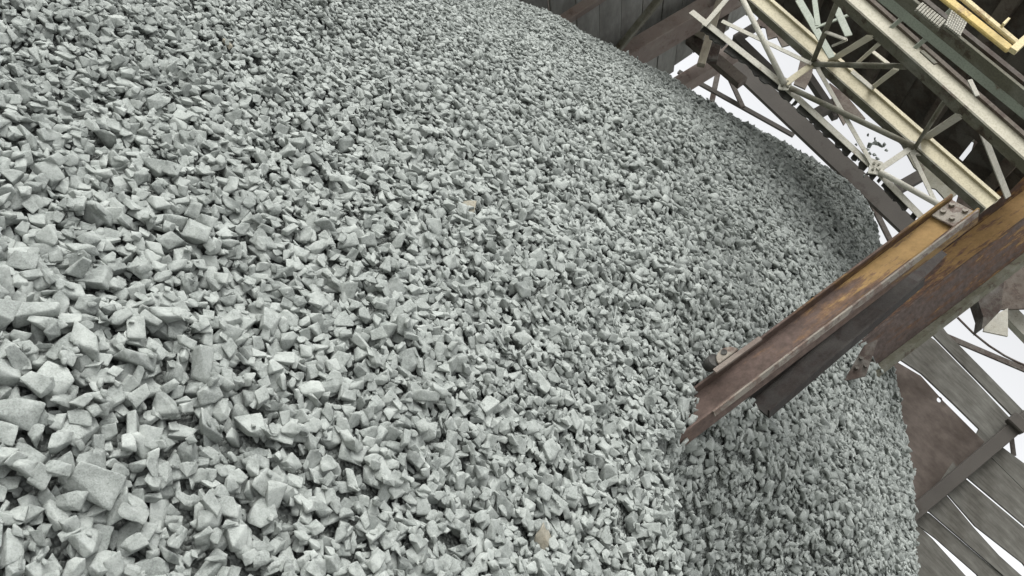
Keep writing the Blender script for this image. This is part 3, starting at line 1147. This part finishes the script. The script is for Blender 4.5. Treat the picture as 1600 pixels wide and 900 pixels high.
# the left end wall, boards laid lengthwise
SL = -5.2
lw = thing('board_wall', on_s(1000, 90, SL), 'grey wall of wide boards with dark joints behind the left crest', 'wall')
for i in range(14):
    x0 = 868 + i * 21.5
    e_far = float(on_s(1088, 92, SL) @ EE) + random.uniform(-.05, .08)
    z0 = float(on_s(min(x0, 1088), 60, SL)[2])
zs = [3.2 + .335 * i for i in range(26)]
efar = float(on_s(1089, 80, SL) @ EE)
for i, z_ in enumerate(zs):
    e0_, e1_ = 4.2, efar + random.uniform(-.12, .1)
    o = ES * (SL + random.uniform(-.012, .012))
    hgt = .335 - random.uniform(.010, .022)
    pts = [o + EE * e0_ + EZ * z_, o + EE * e1_ + EZ * (z_ + random.uniform(-.01, .01)), o + EE * e1_ + EZ * (z_ + hgt), o + EE * e0_ + EZ * (z_ + hgt)]
    MB().slab(pts, ES, .04).build('board', M_BOARD, lw)


def wall_timber(name, a_, b_, s, w_px, mat, label, cat, depth=.12):
    p, q = on_s(*a_, s), on_s(*b_, s)
    o = MB().bar(p, q, perp_px(p, q, 0, w_px), depth, ES).build(name, mat, axis=(p, q - p), bevel=.01)
    return tag(o, label, cat)


wall_timber('wall_post', (950, 108), (1200, -40), SL + .25, 42, M_PINK, 'thick dusty post slanting across the grey board wall', 'post', .2)
wall_timber('wall_post', (860, 45), (960, -20), SL + .25, 12, M_PINK, 'reddish post at the left end of the board wall, top', 'post', .12)
wall_timber('wall_brace', (960, 84), (1040, -14), SL + .3, 10, M_OLIVE, 'dark crusted brace against the board wall, beside the thick post', 'brace', .08)
wall_timber('corner_post', (1052, 140), (1150, 80), SL + .2, 26, M_PINK, 'brown post stub where the board wall ends at the crest', 'post', .2)
hung('back_panel', [(820, -20), (905, -20), (878, 32), (826, 10)], 9.0, M_DARK, 'dark shaded panel above the left crest at the top edge', 'panel')
far_bar('timber_prop', (1095, 102), (1128, -10), 8.0, 11, M_TIMBER, 'pale rough timber prop leaning at the end of the board wall', 'timber prop', thick=.08)
far_bar('timber_prop', (1112, 96), (1140, -10), 8.6, 14, M_DARK, 'dark timber prop behind the pale one', 'timber prop', thick=.1)
hung('plywood_panel', [(1082, 36), (1100, 14), (1130, 30), (1124, 38), (1112, 34), (1098, 62), (1084, 54)], 8.9, M_TIMBER, 'tan plywood scrap beside the pale timber prop', 'plywood')
far_bar('joist', (1078, 60), (1160, 130), 9.0, 16, M_BROWN, 'brown joist under the truss at the end of the board wall', 'joist')

# ------------------------------------------------------------------ plank wall on the right
EW = 13.0


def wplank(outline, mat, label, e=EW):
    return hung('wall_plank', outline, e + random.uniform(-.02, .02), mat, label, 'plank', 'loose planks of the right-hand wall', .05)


# rusty plank with a round hole: cut as a ring so that daylight comes through
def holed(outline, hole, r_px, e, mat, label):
    outer = [on_e(x_, y_, e) for (x_, y_) in outline]
    K = 20
    n_o = len(outer)
    # resample the outline radially about the hole so that quads join ring to outline
    ch_ = np.array(hole, float)
    inner, out2 = [], []
    for i in range(K):
        a_ = 2 * math.pi * i / K
        d_ = np.array([math.cos(a_), math.sin(a_)])
        inner.append(on_e(*(ch_ + d_ * r_px), e))
        best = None
        for j in range(n_o):
            A_, B_ = np.array(outline[j], float), np.array(outline[(j + 1) % n_o], float)
            Mx = np.array([d_, A_ - B_]).T
            if abs(np.linalg.det(Mx)) < 1e-9:
                continue
            t_, u_ = np.linalg.solve(Mx, A_ - ch_)
            if t_ > 0 and -1e-9 <= u_ <= 1 + 1e-9 and (best is None or t_ < best):
                best = t_
        out2.append(ch_ + d_ * best)
    # put the outline's own corners in
    corners = []
    for (x_, y_) in outline:
        a_ = math.atan2(y_ - ch_[1], x_ - ch_[0]) % (2 * math.pi)
        i = int(round(a_ / (2 * math.pi) * K)) % K
        out2[i] = np.array([x_, y_], float)
    out3 = [on_e(*p_, e) for p_ in out2]
    th = .05
    V_ = [p_ - EE * th / 2 for p_ in inner] + [p_ - EE * th / 2 for p_ in out3] + [p_ + EE * th / 2 for p_ in inner] + [p_ + EE * th / 2 for p_ in out3]
    F_ = []
    for i in range(K):
        j = (i + 1) % K
        F_ += [(i, j, K + j, K + i), (2 * K + i, 3 * K + i, 3 * K + j, 2 * K + j), (i, 2 * K + i, 2 * K + j, j), (K + i, K + j, 3 * K + j, 3 * K + i)]
    return tag(MB().poly(V_, F_).build('wall_plank', mat), label, 'plank', 'loose planks of the right-hand wall')


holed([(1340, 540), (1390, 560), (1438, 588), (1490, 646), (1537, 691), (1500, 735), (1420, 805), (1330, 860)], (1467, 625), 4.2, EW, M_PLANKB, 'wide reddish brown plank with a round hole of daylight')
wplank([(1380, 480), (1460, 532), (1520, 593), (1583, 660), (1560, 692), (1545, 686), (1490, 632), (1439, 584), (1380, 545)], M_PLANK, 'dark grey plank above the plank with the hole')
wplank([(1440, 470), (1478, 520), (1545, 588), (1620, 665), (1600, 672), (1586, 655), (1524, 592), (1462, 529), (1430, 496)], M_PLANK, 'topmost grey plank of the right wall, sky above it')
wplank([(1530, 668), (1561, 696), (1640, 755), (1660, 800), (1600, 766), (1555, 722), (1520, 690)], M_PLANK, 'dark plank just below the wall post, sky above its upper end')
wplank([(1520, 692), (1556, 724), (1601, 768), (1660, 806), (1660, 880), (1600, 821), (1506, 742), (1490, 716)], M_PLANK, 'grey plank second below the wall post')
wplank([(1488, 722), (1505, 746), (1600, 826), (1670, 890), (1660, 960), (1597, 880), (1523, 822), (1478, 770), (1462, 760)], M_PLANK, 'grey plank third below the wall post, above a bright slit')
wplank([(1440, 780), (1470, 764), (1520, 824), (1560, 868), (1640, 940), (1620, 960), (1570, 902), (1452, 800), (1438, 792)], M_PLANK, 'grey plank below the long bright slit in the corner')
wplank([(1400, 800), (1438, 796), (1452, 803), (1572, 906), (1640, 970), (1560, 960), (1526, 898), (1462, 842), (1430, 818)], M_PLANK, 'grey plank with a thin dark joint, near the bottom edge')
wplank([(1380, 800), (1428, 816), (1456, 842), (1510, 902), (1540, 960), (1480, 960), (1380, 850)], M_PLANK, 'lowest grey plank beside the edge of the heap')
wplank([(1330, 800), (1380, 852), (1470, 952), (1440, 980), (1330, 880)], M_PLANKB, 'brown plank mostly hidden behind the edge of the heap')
p, q = on_e(1380, 842, EW - .12), on_e(1640, 622, EW - .12)
wp = thing('wall_post', p, 'dark post crossing the planks of the right wall, brace at its head', 'post')
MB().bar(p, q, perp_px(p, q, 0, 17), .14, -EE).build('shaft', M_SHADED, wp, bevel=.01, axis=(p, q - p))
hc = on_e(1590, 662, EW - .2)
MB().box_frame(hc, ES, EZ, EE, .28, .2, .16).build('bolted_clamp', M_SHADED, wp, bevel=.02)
far_bar('tie_bar', (1578, 665), (1584, 712), EW + .2, 5, M_DARK, 'thin tie bar hanging below the head of the wall post', 'bar', thick=.04)
far_bar('tie_bar', (1470, 522), (1640, 594), EW + .1, 7, M_DARK, 'slanting tie bar against the sky above the topmost plank', 'bar', thick=.05)
cb = [on_e(x_, y_, EW - .3) for (x_, y_) in ((1496, 496), (1520, 520), (1545, 540), (1570, 556), (1590, 566), (1620, 578))]
tag(MB().tube(cb, .018, 8).build('cable', M_DARK, smooth=True), 'thin sagging cable against the sky right of the wide post', 'cable')
# brackets under the eave, right edge
hung('hanging_bracket', [(1520, 470), (1556, 436), (1562, 448), (1557, 490), (1534, 514), (1527, 520), (1530, 500)], 8.2, M_DARK, 'dark crusted bracket hanging from the wide post at the right edge', 'bracket', thick=.2)
hung('steel_plate', [(1540, 500), (1574, 482), (1574, 526), (1536, 518)], 8.6, M_GREY, 'grey plate below the crusted bracket', 'plate', thick=.03)
hung('eave_panel', [(1556, 446), (1640, 380), (1660, 482), (1556, 484)], 8.9, M_BROWN, 'brown panel beside the crusted bracket at the right edge', 'panel', thick=.04)
far_bar('steel_girder', (1572, 486), (1640, 556), 9.2, 20, M_GREY, 'grey girder stub at the right edge against the sky', 'girder')

# ------------------------------------------------------------------ stones dropping off the conveyor
drops = [(1356, 211, 5), (1367, 217, 6), (1358, 227, 10), (1366, 224, 8), (1375, 226, 8), (1381, 226, 6), (1385, 235, 5), (1354, 233, 7),
         (1359, 240, 5), (1366, 241, 6), (1371, 248, 5), (1340, 243, 8), (1343, 248, 8), (1350, 275, 5), (1338, 226, 4), (1370, 226, 6)]
for k, (x_, y_, s_) in enumerate(drops):
    e_ = 8.2 + random.uniform(-.35, .35)
    c = on_e(x_, y_, e_)
    size = s_ * np.linalg.norm(c - CAM) / LENS_PX * 1.5
    V, Fc = SHAPES[k % len(SHAPES)]['hi']
    Rm = rand_unit_rot(80, np.array([0, 0, 1.0]))
    me = mesh_from('falling_stone', (V @ Rm.T) * size, Fc, np.full(len(V), .12), [M_STONE])
    o = bpy.data.objects.new('falling_stone', me)
    COL.objects.link(o)
    o.location = Vector(c)
    where = 'highest' if k == 0 else 'largest' if k == 2 else 'lowest' if k == 13 else None
    if where:
        tag(o, f'{where} of the stones falling through the air above the peak', 'stone', 'stones falling from the conveyor')
    else:
        tag(o, f'falling stone in mid-air above the peak, {round(x_ / 16, 1)} percent across and {round(y_ / 9, 1)} percent down', 'stone', 'stones falling from the conveyor')
